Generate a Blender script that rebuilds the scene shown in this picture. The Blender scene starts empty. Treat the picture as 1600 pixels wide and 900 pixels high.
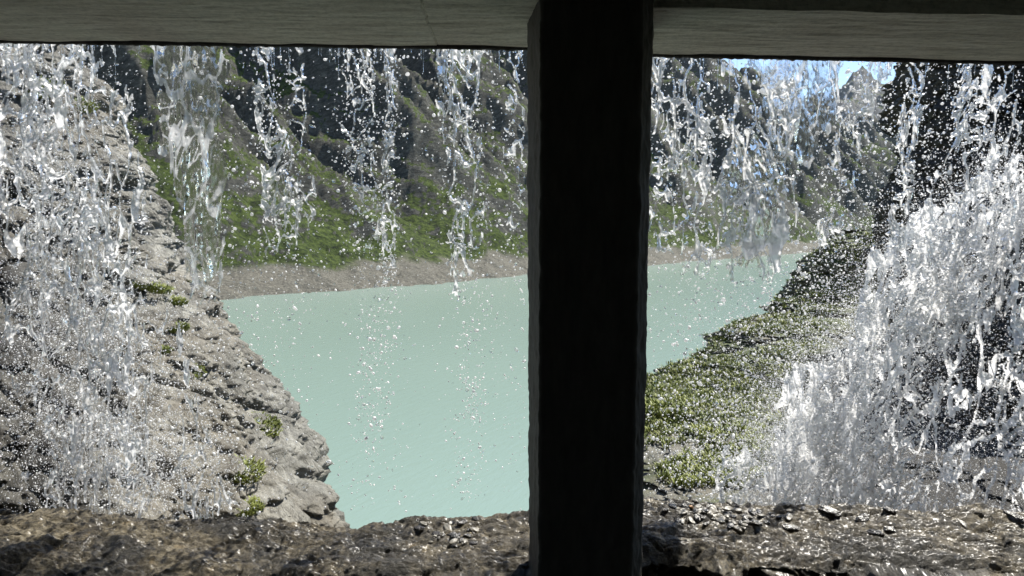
import bpy, math, random
import numpy as np
from mathutils import Vector, Matrix
from mathutils.bvhtree import BVHTree
R = math.radians
rng = np.random.default_rng(7)
random.seed(7)
sc = bpy.context.scene
col = sc.collection

# ------------------------------------------------------------------ camera, sky, sun, exposure
F = 1155.0                                   # focal length in pixels of a 1600 px wide picture
CAMZ = 1.6
PITCH, ROLL = R(-5.4), R(0.55)
cd = bpy.data.cameras.new('camera'); cam = bpy.data.objects.new('camera', cd); col.objects.link(cam)
cd.sensor_width = 36; cd.lens = 36 * F / 1600; cd.clip_start = 0.05; cd.clip_end = 20000
CM = Matrix.Rotation(math.pi/2 + PITCH, 3, 'X') @ Matrix.Rotation(ROLL, 3, 'Z')
cam.matrix_world = Matrix.Translation((0, 0, CAMZ)) @ CM.to_4x4()
sc.camera = cam
CMN = np.array(CM)

SUN_EL, SUN_AZ = R(59), R(50)                # azimuth clockwise from +Y (ahead) towards +X (right)
w = bpy.data.worlds.new('World'); sc.world = w; w.use_nodes = True
nt = w.node_tree; bg = nt.nodes['Background']
sky = nt.nodes.new('ShaderNodeTexSky'); sky.sky_type = 'NISHITA'; sky.sun_disc = False
sky.sun_elevation = SUN_EL; sky.sun_rotation = SUN_AZ; sky.altitude = 1800; sky.air_density = 1.0; sky.dust_density = 0.1
nt.links.new(sky.outputs[0], bg.inputs[0]); bg.inputs[1].default_value = 0.11
sd = bpy.data.lights.new('sun', 'SUN'); sd.energy = 5.0; sd.angle = R(0.53); sd.color = (1, 0.955, 0.87)
so = bpy.data.objects.new('sun', sd); col.objects.link(so)
sdir = Vector((math.sin(SUN_AZ)*math.cos(SUN_EL), math.cos(SUN_AZ)*math.cos(SUN_EL), math.sin(SUN_EL)))
so.rotation_euler = sdir.to_track_quat('Z', 'Y').to_euler(); so.location = (30, 30, 60)
vs = sc.view_settings; vs.view_transform = 'Standard'; vs.look = 'None'; vs.exposure = 1.0; vs.gamma = 1
cy = sc.cycles; cy.max_bounces = 12; cy.transmission_bounces = 8; cy.diffuse_bounces = 8; cy.use_denoising = True; cy.denoising_prefilter = 'ACCURATE'; cy.denoising_input_passes = 'RGB_ALBEDO_NORMAL'; cy.glossy_bounces = 4
cy.transparent_max_bounces = 32; cy.sample_clamp_indirect = 12; cy.caustics_reflective = False

# ------------------------------------------------------------------ helpers
def P(px, py, Y):
    """world point(s) seen at pixel px,py (1600x900) at distance Y ahead"""
    px, py, Y = np.broadcast_arrays(np.asarray(px, float), np.asarray(py, float), np.asarray(Y, float))
    v = np.stack([(px-800)/F, (450-py)/F, -np.ones_like(px)], -1) @ CMN.T
    return v * (Y / v[..., 1])[..., None] + np.array([0, 0, CAMZ])
LAKE = CAMZ - 30.0
def on_lake(px, py):
    v = (np.array([(px-800)/F, (450-py)/F, -1.0]) @ CMN.T); k = (LAKE - CAMZ)/v[2]
    return np.array([v[0]*k, v[1]*k])

_perm = rng.permutation(65536)
def _h(ix, iy, iz=0):
    return _perm[(ix*73 + _perm[(iy*179 + _perm[(iz*31) & 65535]) & 65535]) & 65535]
_g3 = rng.normal(size=(65536, 3)); _g3 /= np.linalg.norm(_g3, axis=1)[:, None]
def noise3(x, y, z=0.0):
    x, y, z = np.broadcast_arrays(np.asarray(x, float), np.asarray(y, float), np.asarray(z, float))
    x0, y0, z0 = np.floor(x).astype(np.int64), np.floor(y).astype(np.int64), np.floor(z).astype(np.int64)
    fx, fy, fz = x-x0, y-y0, z-z0
    u, v, q = (t*t*t*(t*(t*6-15)+10) for t in (fx, fy, fz))
    r = 0
    for i in (0, 1):
        for j in (0, 1):
            for k in (0, 1):
                g = _g3[_h(x0+i, y0+j, z0+k)]
                d = g[..., 0]*(fx-i) + g[..., 1]*(fy-j) + g[..., 2]*(fz-k)
                r = r + d*(u if i else 1-u)*(v if j else 1-v)*(q if k else 1-q)
    return r*1.6
def fbm(x, y, z=0.0, o=4, g=.5):
    a, s, t = 1.0, 1.0, 0
    for i in range(o):
        t = t + a*noise3(x*s+i*17.3, y*s-i*9.1, z*s+i*5.7); a *= g; s *= 2.03
    return t
def ridged(x, y, z=0.0, o=4, g=.5):
    a, s, t = 1.0, 1.0, 0
    for i in range(o):
        t = t + a*(1-2*np.abs(noise3(x*s+i*11.3, y*s-i*3.1, z*s+i*7.7))); a *= g; s *= 2.07
    return t
def worley(x, y, seed=0):
    x0, y0 = np.floor(x).astype(np.int64), np.floor(y).astype(np.int64)
    f1 = np.full(x.shape, 9.0); f2 = np.full(x.shape, 9.0); idc = np.zeros(x.shape)
    for i in (-1, 0, 1):
        for j in (-1, 0, 1):
            hh = _h(x0+i, y0+j, seed)
            jx = (hh & 255)/255*.9+.05; jy = ((hh >> 8) & 255)/255*.9+.05
            d = np.hypot(x0+i+jx-x, y0+j+jy-y)
            near = d < f1
            f2 = np.where(near, f1, np.minimum(f2, d)); idc = np.where(near, ((hh*7919) & 1023)/1023, idc)
            f1 = np.where(near, d, f1)
    return f1, f2, idc
def worley3(x, y, z, seed=0):
    x0, y0, z0 = (np.floor(t).astype(np.int64) for t in (x, y, z))
    f1 = np.full(x.shape, 9.0); f2 = np.full(x.shape, 9.0); idc = np.zeros(x.shape)
    for i in (-1, 0, 1):
        for j in (-1, 0, 1):
            for k in (-1, 0, 1):
                hh = _h(x0+i, y0+j, z0+k+seed*7)
                jx = (hh & 31)/31; jy = ((hh >> 5) & 31)/31; jz = ((hh >> 10) & 31)/31
                d = np.sqrt((x0+i+jx-x)**2+(y0+j+jy-y)**2+(z0+k+jz-z)**2)
                near = d < f1
                f2 = np.where(near, f1, np.minimum(f2, d)); idc = np.where(near, ((hh*7919) & 1023)/1023, idc)
                f1 = np.where(near, d, f1)
    return f1, f2, idc
def sm(a, b, x):
    t = np.clip((x-a)/(b-a), 0, 1); return t*t*(3-2*t)

def mesh_obj(name, V, Fc, mat, parent=None, smooth=True):
    """V (n,3); Fc (m,k) with one k, or list of such arrays"""
    V = np.asarray(V, np.float32).reshape(-1, 3)
    Fl = Fc if isinstance(Fc, list) else [Fc]
    Fl = [np.asarray(f, np.int32) for f in Fl if len(f)]
    me = bpy.data.meshes.new(name)
    me.vertices.add(len(V)); me.vertices.foreach_set('co', V.ravel())
    nl = sum(f.size for f in Fl); npoly = sum(len(f) for f in Fl)
    me.loops.add(nl); me.loops.foreach_set('vertex_index', np.concatenate([f.ravel() for f in Fl]))
    tot = np.concatenate([np.full(len(f), f.shape[1], np.int32) for f in Fl])
    me.polygons.add(npoly); me.polygons.foreach_set('loop_start', np.concatenate([[0], np.cumsum(tot)[:-1]]).astype(np.int32))
    me.update(calc_edges=True)
    me.polygons.foreach_set('use_smooth', np.full(npoly, smooth))
    me.materials.append(mat)
    o = bpy.data.objects.new(name, me); col.objects.link(o)
    if parent: o.parent = parent
    return o
def grid_faces(nu, nv, wrap_u=False, off=0):
    i = np.arange(nu if wrap_u else nu-1); j = np.arange(nv-1)
    I, J = np.meshgrid(i, j, indexing='ij'); I2 = (I+1) % nu
    return (np.stack([I*nv+J, I2*nv+J, I2*nv+J+1, I*nv+J+1], -1).reshape(-1, 4)+off)
def tag(o, label=None, cat=None, group=None, kind=None):
    for k, v in (('label', label), ('category', cat), ('group', group), ('kind', kind)):
        if v: o[k] = v
    return o

# ------------------------------------------------------------------ materials
class M:
    def __init__(s, name):
        s.m = bpy.data.materials.new(name); s.m.use_nodes = True; s.t = s.m.node_tree
        s.b = s.t.nodes['Principled BSDF']; s.out = s.t.nodes['Material Output']
        s.geo = s.t.nodes.new('ShaderNodeNewGeometry'); s.pos = s.geo.outputs['Position']
    def n(s, kind, **kw):
        x = s.t.nodes.new(kind)
        for k, v in kw.items(): setattr(x, k, v)
        return x
    def link(s, a, b): s.t.links.new(a, b)
    def mapping(s, scale, rot=(0, 0, 0), src=None):
        if any(rot) and src is None:
            q = s.n('ShaderNodeMapping'); q.inputs['Rotation'].default_value = rot; s.link(s.pos, q.inputs[0]); src = q.outputs[0]; rot = (0, 0, 0)
        m = s.n('ShaderNodeMapping'); m.inputs['Scale'].default_value = scale; m.inputs['Rotation'].default_value = rot
        s.link(src or s.pos, m.inputs[0]); return m.outputs[0]
    def noise(s, vec, scale, detail=6, rough=.55, dist=0.0):
        x = s.n('ShaderNodeTexNoise'); x.inputs['Scale'].default_value = scale; x.inputs['Detail'].default_value = detail
        x.inputs['Roughness'].default_value = rough; x.inputs['Distortion'].default_value = dist
        s.link(vec, x.inputs['Vector']); return x.outputs['Fac']
    def vor(s, vec, scale, feature='F1', out='Distance'):
        x = s.n('ShaderNodeTexVoronoi', feature=feature); x.inputs['Scale'].default_value = scale
        s.link(vec, x.inputs['Vector']); return x.outputs[out]
    def ramp(s, fac, stops):
        r = s.n('ShaderNodeValToRGB'); cr = r.color_ramp
        while len(cr.elements) < len(stops): cr.elements.new(.5)
        for e, (p, c) in zip(cr.elements, stops):
            e.position = p; e.color = (c, c, c, 1) if isinstance(c, (int, float)) else (*c, 1)
        s.link(fac, r.inputs[0]); return r.outputs[0]
    def mix(s, fac, a, b, mode='MIX'):
        x = s.n('ShaderNodeMix', data_type='RGBA', blend_type=mode)
        for i, v in ((0, fac), (6, a), (7, b)):
            if isinstance(v, (int, float)): x.inputs[i].default_value = v if i == 0 else (v, v, v, 1)
            elif isinstance(v, tuple): x.inputs[i].default_value = (*v, 1)
            else: s.link(v, x.inputs[i])
        return x.outputs[2]
    def math(s, op, a, b=None, c=None):
        x = s.n('ShaderNodeMath', operation=op)
        for i, v in enumerate((a, b, c)):
            if v is None: continue
            if isinstance(v, (int, float)): x.inputs[i].default_value = v
            else: s.link(v, x.inputs[i])
        return x.outputs[0]
    def sep(s, vec):
        x = s.n('ShaderNodeSeparateXYZ'); s.link(vec, x.inputs[0]); return x.outputs
    def bump(s, h, strength, dist, prev=None):
        b = s.n('ShaderNodeBump'); b.inputs['Strength'].default_value = strength; b.inputs['Distance'].default_value = dist
        s.link(h, b.inputs['Height'])
        if prev is not None: s.link(prev, b.inputs['Normal'])
        return b.outputs[0]
    def set(s, **kw):
        for k, v in kw.items():
            k = k.replace('_', ' ')
            if isinstance(v, (int, float)): s.b.inputs[k].default_value = v
            elif isinstance(v, tuple): s.b.inputs[k].default_value = (*v, 1)
            else: s.link(v, s.b.inputs[k])
        return s.m

def mat_water(name, foam, rough=.06, clear=.45, seethrough=.25):
    """thin moving water: partly refracting, partly letting light straight through, and white where it is aerated"""
    m = M(name)
    m.set(Base_Color=(1, 1, 1), Roughness=rough, IOR=1.33, Transmission_Weight=1.0)
    tp = m.n('ShaderNodeBsdfTransparent')
    g = m.n('ShaderNodeMixShader'); g.inputs[0].default_value = clear; m.link(m.b.outputs[0], g.inputs[1]); m.link(tp.outputs[0], g.inputs[2])
    tr = m.n('ShaderNodeBsdfTranslucent'); tr.inputs[0].default_value = (.98, .98, .98, 1)
    df = m.n('ShaderNodeBsdfDiffuse'); df.inputs[0].default_value = (.97, .97, .97, 1)
    gl = m.n('ShaderNodeBsdfGlossy'); gl.inputs['Roughness'].default_value = .3
    a = m.n('ShaderNodeMixShader'); a.inputs[0].default_value = .45; m.link(tr.outputs[0], a.inputs[1]); m.link(df.outputs[0], a.inputs[2])
    b = m.n('ShaderNodeMixShader'); b.inputs[0].default_value = .12; m.link(a.outputs[0], b.inputs[1]); m.link(gl.outputs[0], b.inputs[2])
    b2 = m.n('ShaderNodeMixShader'); b2.inputs[0].default_value = seethrough; m.link(b.outputs[0], b2.inputs[1]); m.link(tp.outputs[0], b2.inputs[2])
    c = m.n('ShaderNodeMixShader'); m.link(g.outputs[0], c.inputs[1]); m.link(b2.outputs[0], c.inputs[2])
    if foam < 1:
        at = m.n('ShaderNodeAttribute', attribute_name='foam')
        f = m.math('MULTIPLY', m.math('MULTIPLY', at.outputs['Fac'], m.math('ADD', m.math('MULTIPLY', m.noise(m.pos, 30, 3, .6), 1.2), .4)), foam)
        f.node.use_clamp = True; m.link(f, c.inputs[0])
    else: c.inputs[0].default_value = 1
    m.link(c.outputs[0], m.out.inputs[0])
    return m.m

def mat_concrete():
    m = M('board_marked_concrete')
    st = m.mapping((1.2, 9, 9))
    a = m.noise(st, 4, 8, .7, .4); b = m.noise(m.mapping((.6, 14, 14)), 6, 6, .75)
    fine = m.noise(m.pos, 60, 6, .7)
    c = m.ramp(a, [(.3, (.34, .325, .275)), (.5, (.58, .555, .475)), (.72, (.68, .655, .57))])
    c = m.mix(m.ramp(b, [(.28, .85), (.4, 0.0)]), c, (.06, .06, .052))
    c = m.mix(m.ramp(fine, [(.3, .4), (.55, 0.0)]), c, (.1, .1, .09))
    crk = m.vor(m.mapping((1.0, 3, 3), (0, 0, .3)), 1.2, 'DISTANCE_TO_EDGE')
    nn = m.bump(fine, .35, .004); nn = m.bump(a, .5, .006, nn)
    return m.set(Base_Color=c, Roughness=.85, Normal=nn)

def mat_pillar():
    m = M('shade_dark_concrete')
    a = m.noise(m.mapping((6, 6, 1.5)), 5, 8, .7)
    c = m.ramp(a, [(.3, (.03, .028, .024)), (.7, (.075, .068, .058))])  # the pillar's unlit shade is put into this near-black concrete colour
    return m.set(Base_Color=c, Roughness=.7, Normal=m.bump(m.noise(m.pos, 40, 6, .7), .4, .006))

def mat_rock(name, cols, wet, moss=0.0, rot=(.25, -.92, .0), scale=1.0, rough=None, brown=.5, bumpd=.02):
    m = M(name)
    strat = m.mapping((1.0*scale, 1.0*scale, 5*scale), rot)
    a = m.noise(strat, 2.2, 10, .66, .8); b = m.noise(m.pos, .9*scale, 6, .6); d = m.noise(m.pos, 26*scale, 8, .75)
    c = m.ramp(a, [(.3, cols[0]), (.47, cols[1]), (.62, cols[2]), (.8, cols[3])])
    c = m.mix(m.ramp(b, [(.46, 0.0), (.62, brown)]), c, (.2, .155, .095))
    c = m.mix(m.ramp(d, [(.36, .75), (.5, 0.0)]), c, tuple(x*.4 for x in cols[1]))
    lich = m.noise(m.pos, 7*scale, 6, .7)
    c = m.mix(m.ramp(lich, [(.6, 0.0), (.7, .5)]), c, cols[3])
    if moss > 0:
        nz = m.sep(m.geo.outputs['Normal'])[2]
        k = m.math('ADD', m.math('MULTIPLY', nz, .55), m.noise(m.pos, 1.7*scale, 8, .7))
        k = m.ramp(k, [(1.0-moss*.35, 0.0), (1.06-moss*.35, 1.0)])
        ab = m.n('ShaderNodeAttribute', attribute_name='bare'); k = m.math('MULTIPLY', k, m.math('SUBTRACT', 1.0, ab.outputs['Fac']))
        g = m.ramp(m.noise(m.pos, 14*scale, 9, .8), [(.34, (.014, .022, .006)), (.48, (.065, .09, .018)), (.6, (.13, .155, .035)), (.75, (.24, .23, .1))])
        c = m.mix(k, c, g)
    at = m.n('ShaderNodeAttribute', attribute_name='wet')
    c = m.mix(m.math('MULTIPLY', at.outputs['Fac'], .93), c, (.018, .015, .012))
    h = m.noise(strat, 9, 12, .72, .5)
    cr = m.vor(m.mapping((1*scale, 1*scale, 2.6*scale), rot), 5, 'DISTANCE_TO_EDGE')
    nn = m.bump(h, .9, bumpd*2.5); nn = m.bump(m.ramp(cr, [(0, 0.0), (.08, 1.0)]), .35, bumpd, nn); nn = m.bump(d, .8, bumpd*.5, nn)
    if rough is None:
        rg = m.ramp(b, [(.4, .75-.5*wet), (.6, .85-.3*wet)])
    else: rg = rough
    return m.set(Base_Color=c, Roughness=rg, Normal=nn)

def mat_ledge():
    m = M('wet_brown_ledge_rock')
    a = m.noise(m.mapping((1, 2, 2), (0, 0, .4)), 3.4, 10, .7, .7); b = m.noise(m.pos, 2.2, 5, .6, .5); d = m.noise(m.pos, 45, 8, .75)
    c = m.ramp(a, [(.3, (.025, .018, .012)), (.45, (.085, .07, .044)), (.58, (.215, .18, .115)), (.75, (.36, .31, .21))])
    c = m.mix(m.ramp(b, [(.5, 0.0), (.58, .85)]), c, (.05, .045, .034))
    c = m.mix(m.ramp(d, [(.40, .9), (.5, 0.0)]), c, (.014, .012, .009))
    c = m.mix(m.ramp(m.noise(m.pos, 17, 6, .7), [(.6, 0.0), (.7, .5)]), c, (.34, .25, .12))
    nn = m.bump(m.noise(m.pos, 14, 12, .78, .4), 1.0, .045); nn = m.bump(m.vor(m.pos, 38), .5, .008, nn); nn = m.bump(d, .9, .012, nn)
    rg = m.ramp(m.noise(m.pos, 9, 6, .7), [(.35, .22), (.6, .6)])
    return m.set(Base_Color=c, Roughness=rg, Normal=nn, Coat_Weight=.25, Coat_Roughness=.25)

def mat_hill():
    m = M('alpine_slope')
    nrm = m.sep(m.geo.outputs['True Normal'])[2]
    n1 = m.noise(m.pos, .045, 10, .72); n2 = m.noise(m.pos, .35, 8, .72); n3 = m.noise(m.pos, .012, 5, .6)
    g = m.ramp(n2, [(.36, (.012, .017, .006)), (.49, (.045, .066, .014)), (.62, (.088, .118, .026)), (.76, (.15, .16, .06))])
    rk = m.ramp(m.noise(m.mapping((1, 1, 2.2), (.6, .3, 0)), .22, 10, .75), [(.3, (.025, .025, .022)), (.5, (.075, .074, .064)), (.7, (.19, .182, .155)), (.85, (.33, .315, .27))])
    k = m.math('ADD', m.math('MULTIPLY', nrm, 1.15), m.math('MULTIPLY', n1, .75))
    k = m.math('ADD', k, m.math('MULTIPLY', n3, .6)); k = m.math('ADD', k, m.math('MULTIPLY', n2, .35))
    z = m.sep(m.pos)[2]
    k = m.math('SUBTRACT', k, m.math('MULTIPLY', m.math('MAXIMUM', m.math('SUBTRACT', z, 150), 0), .0012))
    c = m.mix(m.ramp(k, [(0.0, 0.0), (1.0, 1.0)]), rk, g)
    kk = m.n('ShaderNodeMapRange'); kk.inputs[1].default_value = 1.47; kk.inputs[2].default_value = 1.56; m.link(k, kk.inputs[0])
    c = m.mix(kk.outputs[0], rk, g)
    # scree gullies
    at = m.n('ShaderNodeAttribute', attribute_name='scree')
    sc_ = m.ramp(m.noise(m.pos, 1.3, 6, .8), [(.3, (.10, .095, .085)), (.7, (.32, .30, .265))])
    c = m.mix(at.outputs['Fac'], c, sc_)
    # shore band
    at2 = m.n('ShaderNodeAttribute', attribute_name='shore')
    sh = m.ramp(m.noise(m.mapping((1, 1, 3)), .8, 8, .8), [(.3, (.06, .058, .048)), (.5, (.165, .155, .125)), (.75, (.34, .32, .265))])
    c = m.mix(at2.outputs['Fac'], c, sh)
    nn = m.bump(m.noise(m.pos, .5, 10, .75), 1.0, 2.5); nn = m.bump(n2, .5, 1.5, nn)
    return m.set(Base_Color=c, Roughness=.95, Normal=nn, Specular_IOR_Level=.2)

def mat_lake():
    m = M('milky_glacier_water')
    mp = m.mapping((1, .3, 1), (0, 0, .5))
    a = m.noise(mp, 1.1, 6, .65, .3); b = m.noise(m.pos, .006, 3, .5)
    c = m.mix(m.ramp(b, [(.35, 0.0), (.65, 1.0)]), (.172, .234, .200), (.187, .251, .214))
    return m.set(Base_Color=c, Roughness=.2, IOR=1.33, Normal=m.bump(a, .2, .4))

def mat_simple(name, c0, c1, scale=20, rough=.8, bump=.004, trans=0):
    m = M(name)
    c = m.ramp(m.noise(m.pos, scale, 6, .65), [(.3, c0), (.7, c1)])
    m.set(Base_Color=c, Roughness=rough, Normal=m.bump(m.noise(m.pos, scale*2, 6, .7), .5, bump))
    return m.m

CONC = mat_concrete(); PILM = mat_pillar(); LEDGE = mat_ledge(); LAKEM = mat_lake(); HILLM = mat_hill()
ROCK_L = mat_rock('pale_schist', [(.05, .048, .04), (.185, .178, .15), (.32, .31, .265), (.5, .485, .43)], .3, .0, brown=.38, bumpd=.02)
ROCK_R = mat_rock('dark_wet_schist', [(.012, .011, .01), (.035, .032, .028), (.07, .064, .055), (.15, .14, .12)], .9, 0, brown=.35, bumpd=.02)
ROCK_G = mat_rock('mossy_slope_rock', [(.04, .037, .03), (.17, .16, .125), (.31, .29, .24), (.46, .43, .36)], .4, .78, bumpd=.03)
ROCK_F = mat_rock('distant_summit_rock', [(.06, .06, .06), (.13, .13, .125), (.22, .21, .2), (.34, .33, .31)], .0, .25, scale=.01, brown=.15, bumpd=8)
TUN = mat_simple('tunnel_rock', (.012, .011, .01), (.03, .028, .025), 6, .9, .01)
GRASS = mat_simple('grass_blades', (.09, .12, .022), (.28, .3, .075), 6, .6)
STONES = [mat_simple('dark_slate', (.02, .019, .017), (.075, .068, .06), 40, .25), mat_simple('grey_stone', (.12, .115, .1), (.26, .24, .2), 40, .35),
          mat_simple('white_quartz', (.55, .52, .46), (.78, .74, .68), 40, .3), mat_simple('ochre_stone', (.32, .17, .07), (.5, .3, .14), 40, .4)]
WCLEAR = mat_water('clear_water', .9, .05, .3, .2)
WFOAM = mat_water('aerated_water', .99, .08, .3, .12)
WWHITE = mat_water('white_water', 1.0, .1, .3, .12)

# ------------------------------------------------------------------ lake
def lake():
    L = 9000
    V = [(-L, -200, LAKE), (L, -200, LAKE), (L, L, LAKE), (-L, L, LAKE)]
    tag(mesh_obj('lake', V, np.array([[0, 1, 2, 3]]), LAKEM), kind='structure')
lake()

# ------------------------------------------------------------------ far hillside (height field on rings round the viewpoint)
A0, A1 = on_lake(320, 470), on_lake(1280, 393)
tdir = (A1-A0)/np.linalg.norm(A1-A0); ndir = np.array([-tdir[1], tdir[0]])
def hill_h(x, y):
    t = (x-A0[0])*tdir[0] + (y-A0[1])*tdir[1]; s = (x-A0[0])*ndir[0] + (y-A0[1])*ndir[1]
    s = s + 9*fbm(t/60, s/200, 1.3, 3) + 3*fbm(x/14, y/14, 4.4, 2)
    base = np.where(s < 22, s*.50, 11 + (s-22)*.80)
    crest = 405 + 35*fbm(t/200, 3.1, 0, 3) - 120*sm(900, 1400, t)
    cs = crest
    sm_top = np.where(s > cs, 11+(cs-22)*.80 - (s-cs)*.35, base)
    base = np.where(s > cs, sm_top, base)
    tw = t + 34*fbm(t/190, s/230, 8.8, 3) + .05*s + 5*fbm(t/40, s/50, 5.1, 3)
    amp = np.clip((s-16)/110, 0, 1)
    def saw(q, k0, sharp):
        i = np.floor(q); f = q-i; wgt = .35+.65*((_h(i.astype(np.int64), i.astype(np.int64)*3+k0) & 255)/255)
        return np.where(f < sharp, f/sharp, (1-f)/(1-sharp))**1.15*wgt
    r1 = saw(tw/150, 3, .24); r2 = saw((tw+.5*s)/41, 8, .3)
    h = base + amp*(88*r1 + 18*r2 + 12*ridged(tw/70, s/150, 4.4, 3, .5)) - amp*44
    a2 = np.clip((s-12)/60, 0, 1)
    h = h + a2*(4.0*ridged(x/30, y/30, h/40, 4, .5) + 1.0*fbm(x/7, y/7, h/9, 3, .6))
    crag = sm(.1, .5, fbm(x/75, y/75, 3.3, 3))
    ter = h/17.0; fr = ter-np.floor(ter); h2 = (np.floor(ter)+sm(.25, .75, fr))*17
    h = h*(1-crag*a2*.35) + h2*crag*a2*.35 + a2*sm(30, 90, s)*5*ridged(tw/17, s/60, 1.7, 3, .55)
    h = h + (1-a2)*(.8*fbm(x/5, y/5, 0, 3)+.9*sm(.35, .8, fbm(x/3, y/3, 7, 2)))
    sh = 1-sm(8.0, 11.0, h + 3.2*fbm(x/22, y/22, 9, 4))
    gl = sm(.45, .85, ridged(tw/62+7.7, s/420, 12.2, 1, .5))*amp*sm(.0, .35, fbm(x/120, y/120, 6, 2))*(1-sm(110, 230, s))
    return np.where(s < -8, -6 + 0*h, h), np.clip(sh, 0, 1), np.clip(gl, 0, 1), s
def hillside():
    az = np.radians(np.linspace(-44, 43, 1150)); r = np.geomspace(150, 3600, 820)
    AZ, RR = np.meshgrid(az, r, indexing='ij'); X, Y = RR*np.sin(AZ), RR*np.cos(AZ)
    H, SH, GL, s = hill_h(X, Y)
    V = np.stack([X, Y, LAKE+H], -1)
    f = grid_faces(*X.shape)
    keep = (s.reshape(-1)[f].max(1) > -14)
    f = f[keep]
    o = mesh_obj('hillside', V, f, HILLM)
    for nm, d in (('shore', SH), ('scree', GL)):
        at = o.data.attributes.new(nm, 'FLOAT', 'POINT'); at.data.foreach_set('value', d.astype(np.float32).ravel())
    tag(o, kind='structure')
hillside()
def far_peak():
    az = np.radians(np.linspace(12, 44, 420)); r = np.linspace(3700, 6500, 260)
    AZ, RR = np.meshgrid(az, r, indexing='ij'); X, Y = RR*np.sin(AZ), RR*np.cos(AZ)
    axp = math.atan((1318-800)/F); d = np.degrees(AZ)-math.degrees(axp)
    prof = 800 - 58*np.abs(d)*np.where(d > 0, .95, .8)
    q = np.abs(RR-4700)
    H = prof - q*.55 + 75*ridged(X/420, Y/420, 1.1, 5, .55) + 12*fbm(X/70, Y/70, 0, 3)
    tag(mesh_obj('mountain', np.stack([X, Y, LAKE+H], -1), grid_faces(*X.shape), ROCK_F), kind='structure')
far_peak()

# ------------------------------------------------------------------ rock masses: stacked closed sections whose edge follows the outline
def rock_mass(name, pts, side, A, B, mat, zlo=None, nu=520, nz=520, disp=(.28, .10, .035), seed=0.0, backB=None, lean=0.0, sh=2.6):
    """pts: (px, py, Y) down the outline. side=+1: the outline is the right edge of the mass, -1: its left edge."""
    Q = np.array([P(*p) for p in pts]); o_ = np.argsort(Q[:, 2]); Q = Q[o_]
    z0, z1 = Q[0, 2], Q[-1, 2]
    if zlo is not None:
        k = (Q[0]-Q[1])/(Q[0, 2]-Q[1, 2]); n = np.array([k[0]*.8, k[1]*.3, 1.0])*(zlo-z0); Q = np.vstack([Q[0]+n, Q]); 
    z = np.concatenate([np.linspace(Q[0, 2], z0, 40)[:-1] if zlo is not None else [], np.linspace(z0, z1, nz)])
    xe = np.interp(z, Q[:, 2], Q[:, 0]); ye = np.interp(z, Q[:, 2], Q[:, 1])
    # more columns on the visible front quarter
    a = np.concatenate([np.linspace(-2.35, .35, nu), np.linspace(.35, 2*math.pi-2.35, 60)[1:-1]])
    ca, sa = np.cos(a), np.sin(a); e = 2/sh
    cx = np.sign(ca)*np.abs(ca)**e; sy = np.sign(sa)*np.abs(sa)**e
    Bb = np.where(sy > 0, backB or B, B)
    Zg, CX = np.meshgrid(z, cx, indexing='ij'); _, SY = np.meshgrid(z, sy*Bb, indexing='ij')
    X0 = xe[:, None] - side*A*(1-CX); Y0 = ye[:, None] + SY
    tgt = xe/ye
    for _ in range(4):
        rr = (X0/Y0); cur = rr.max(1) if side > 0 else rr.min(1)
        X0 = X0 + ((tgt-cur)*ye)[:, None]
    # displacement away from the axis, layered like schist
    nx = side*CX; ny = SY/B; nn = np.hypot(nx, ny)+1e-6; nx, ny = nx/nn, ny/nn
    U = X0*.6-Zg*.8+seed; W = Zg*.6+X0*.8+.25*Y0; Vv = Y0
    d = disp[0]*fbm(U*.9, Vv*.9, W*.9, 3)
    f1, f2, idc = worley3(U*1.3, Vv*1.3, W*2.6, 3)
    d = d + disp[1]*((idc-.5)*1.3 - np.exp(-((f2-f1)/.07)**2)*.8)
    f1, f2, idc = worley3(U*4.2+.5*fbm(X0*3, Y0*3, Zg*3, 2), Vv*4.2, W*8+.5*fbm(X0*2, Y0*2, Zg*2+5, 2), 5)
    d = d + disp[2]*((idc-.5)*1.2 - np.exp(-((f2-f1)/.1)**2)*.8)
    d = d + disp[2]*.9*ridged(U*6, Vv*6, W*13, 4, .6)
    d = d + disp[1]*.5*ridged(U*2, Vv*2, W*4.5, 3, .55)
    V = np.stack([X0+nx*d, Y0+ny*d, Zg + .5*d*0], -1)
    nzr, nur = Zg.shape
    f = grid_faces(nzr, nur)
    i = np.arange(nzr-1)*nur
    seam = np.stack([i+nur-1, i, i+nur, i+nur+nur-1], -1)
    top = V[-1].mean(0); Vt = np.vstack([V.reshape(-1, 3), top+[0, 0, .15]]); j = np.arange(nur); ti = len(Vt)-1; b0 = (nzr-1)*nur
    cap = np.stack([b0+j, b0+(j+1) % nur, np.full(nur, ti)], -1)
    fl = [np.vstack([f, seam])[:, ::-1] if side < 0 else np.vstack([f, seam]), cap]
    return mesh_obj(name, Vt, fl, mat)

left_pts = [(92, -60, 7.0), (110, 40, 6.9), (128, 80, 6.8), (158, 115, 6.7), (172, 160, 6.5), (190, 215, 6.3), (232, 270, 6.1), (244, 330, 5.9), (252, 375, 5.7), (285, 420, 5.5), (310, 460, 5.4),
            (338, 495, 5.2), (365, 540, 5.0), (392, 585, 4.9), (415, 625, 4.8), (445, 680, 4.65), (478, 730, 4.5), (505, 780, 4.4), (516, 815, 4.35), (522, 880, 4.3)]
rockL = tag(rock_mass('rock_outcrop', left_pts, 1, 3.4, 2.0, ROCK_L, zlo=LAKE-1, seed=3.1, disp=(.14, .085, .036)), 'pale grey schist outcrop falling steeply towards the lake left of the pillar', 'rock')

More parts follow.
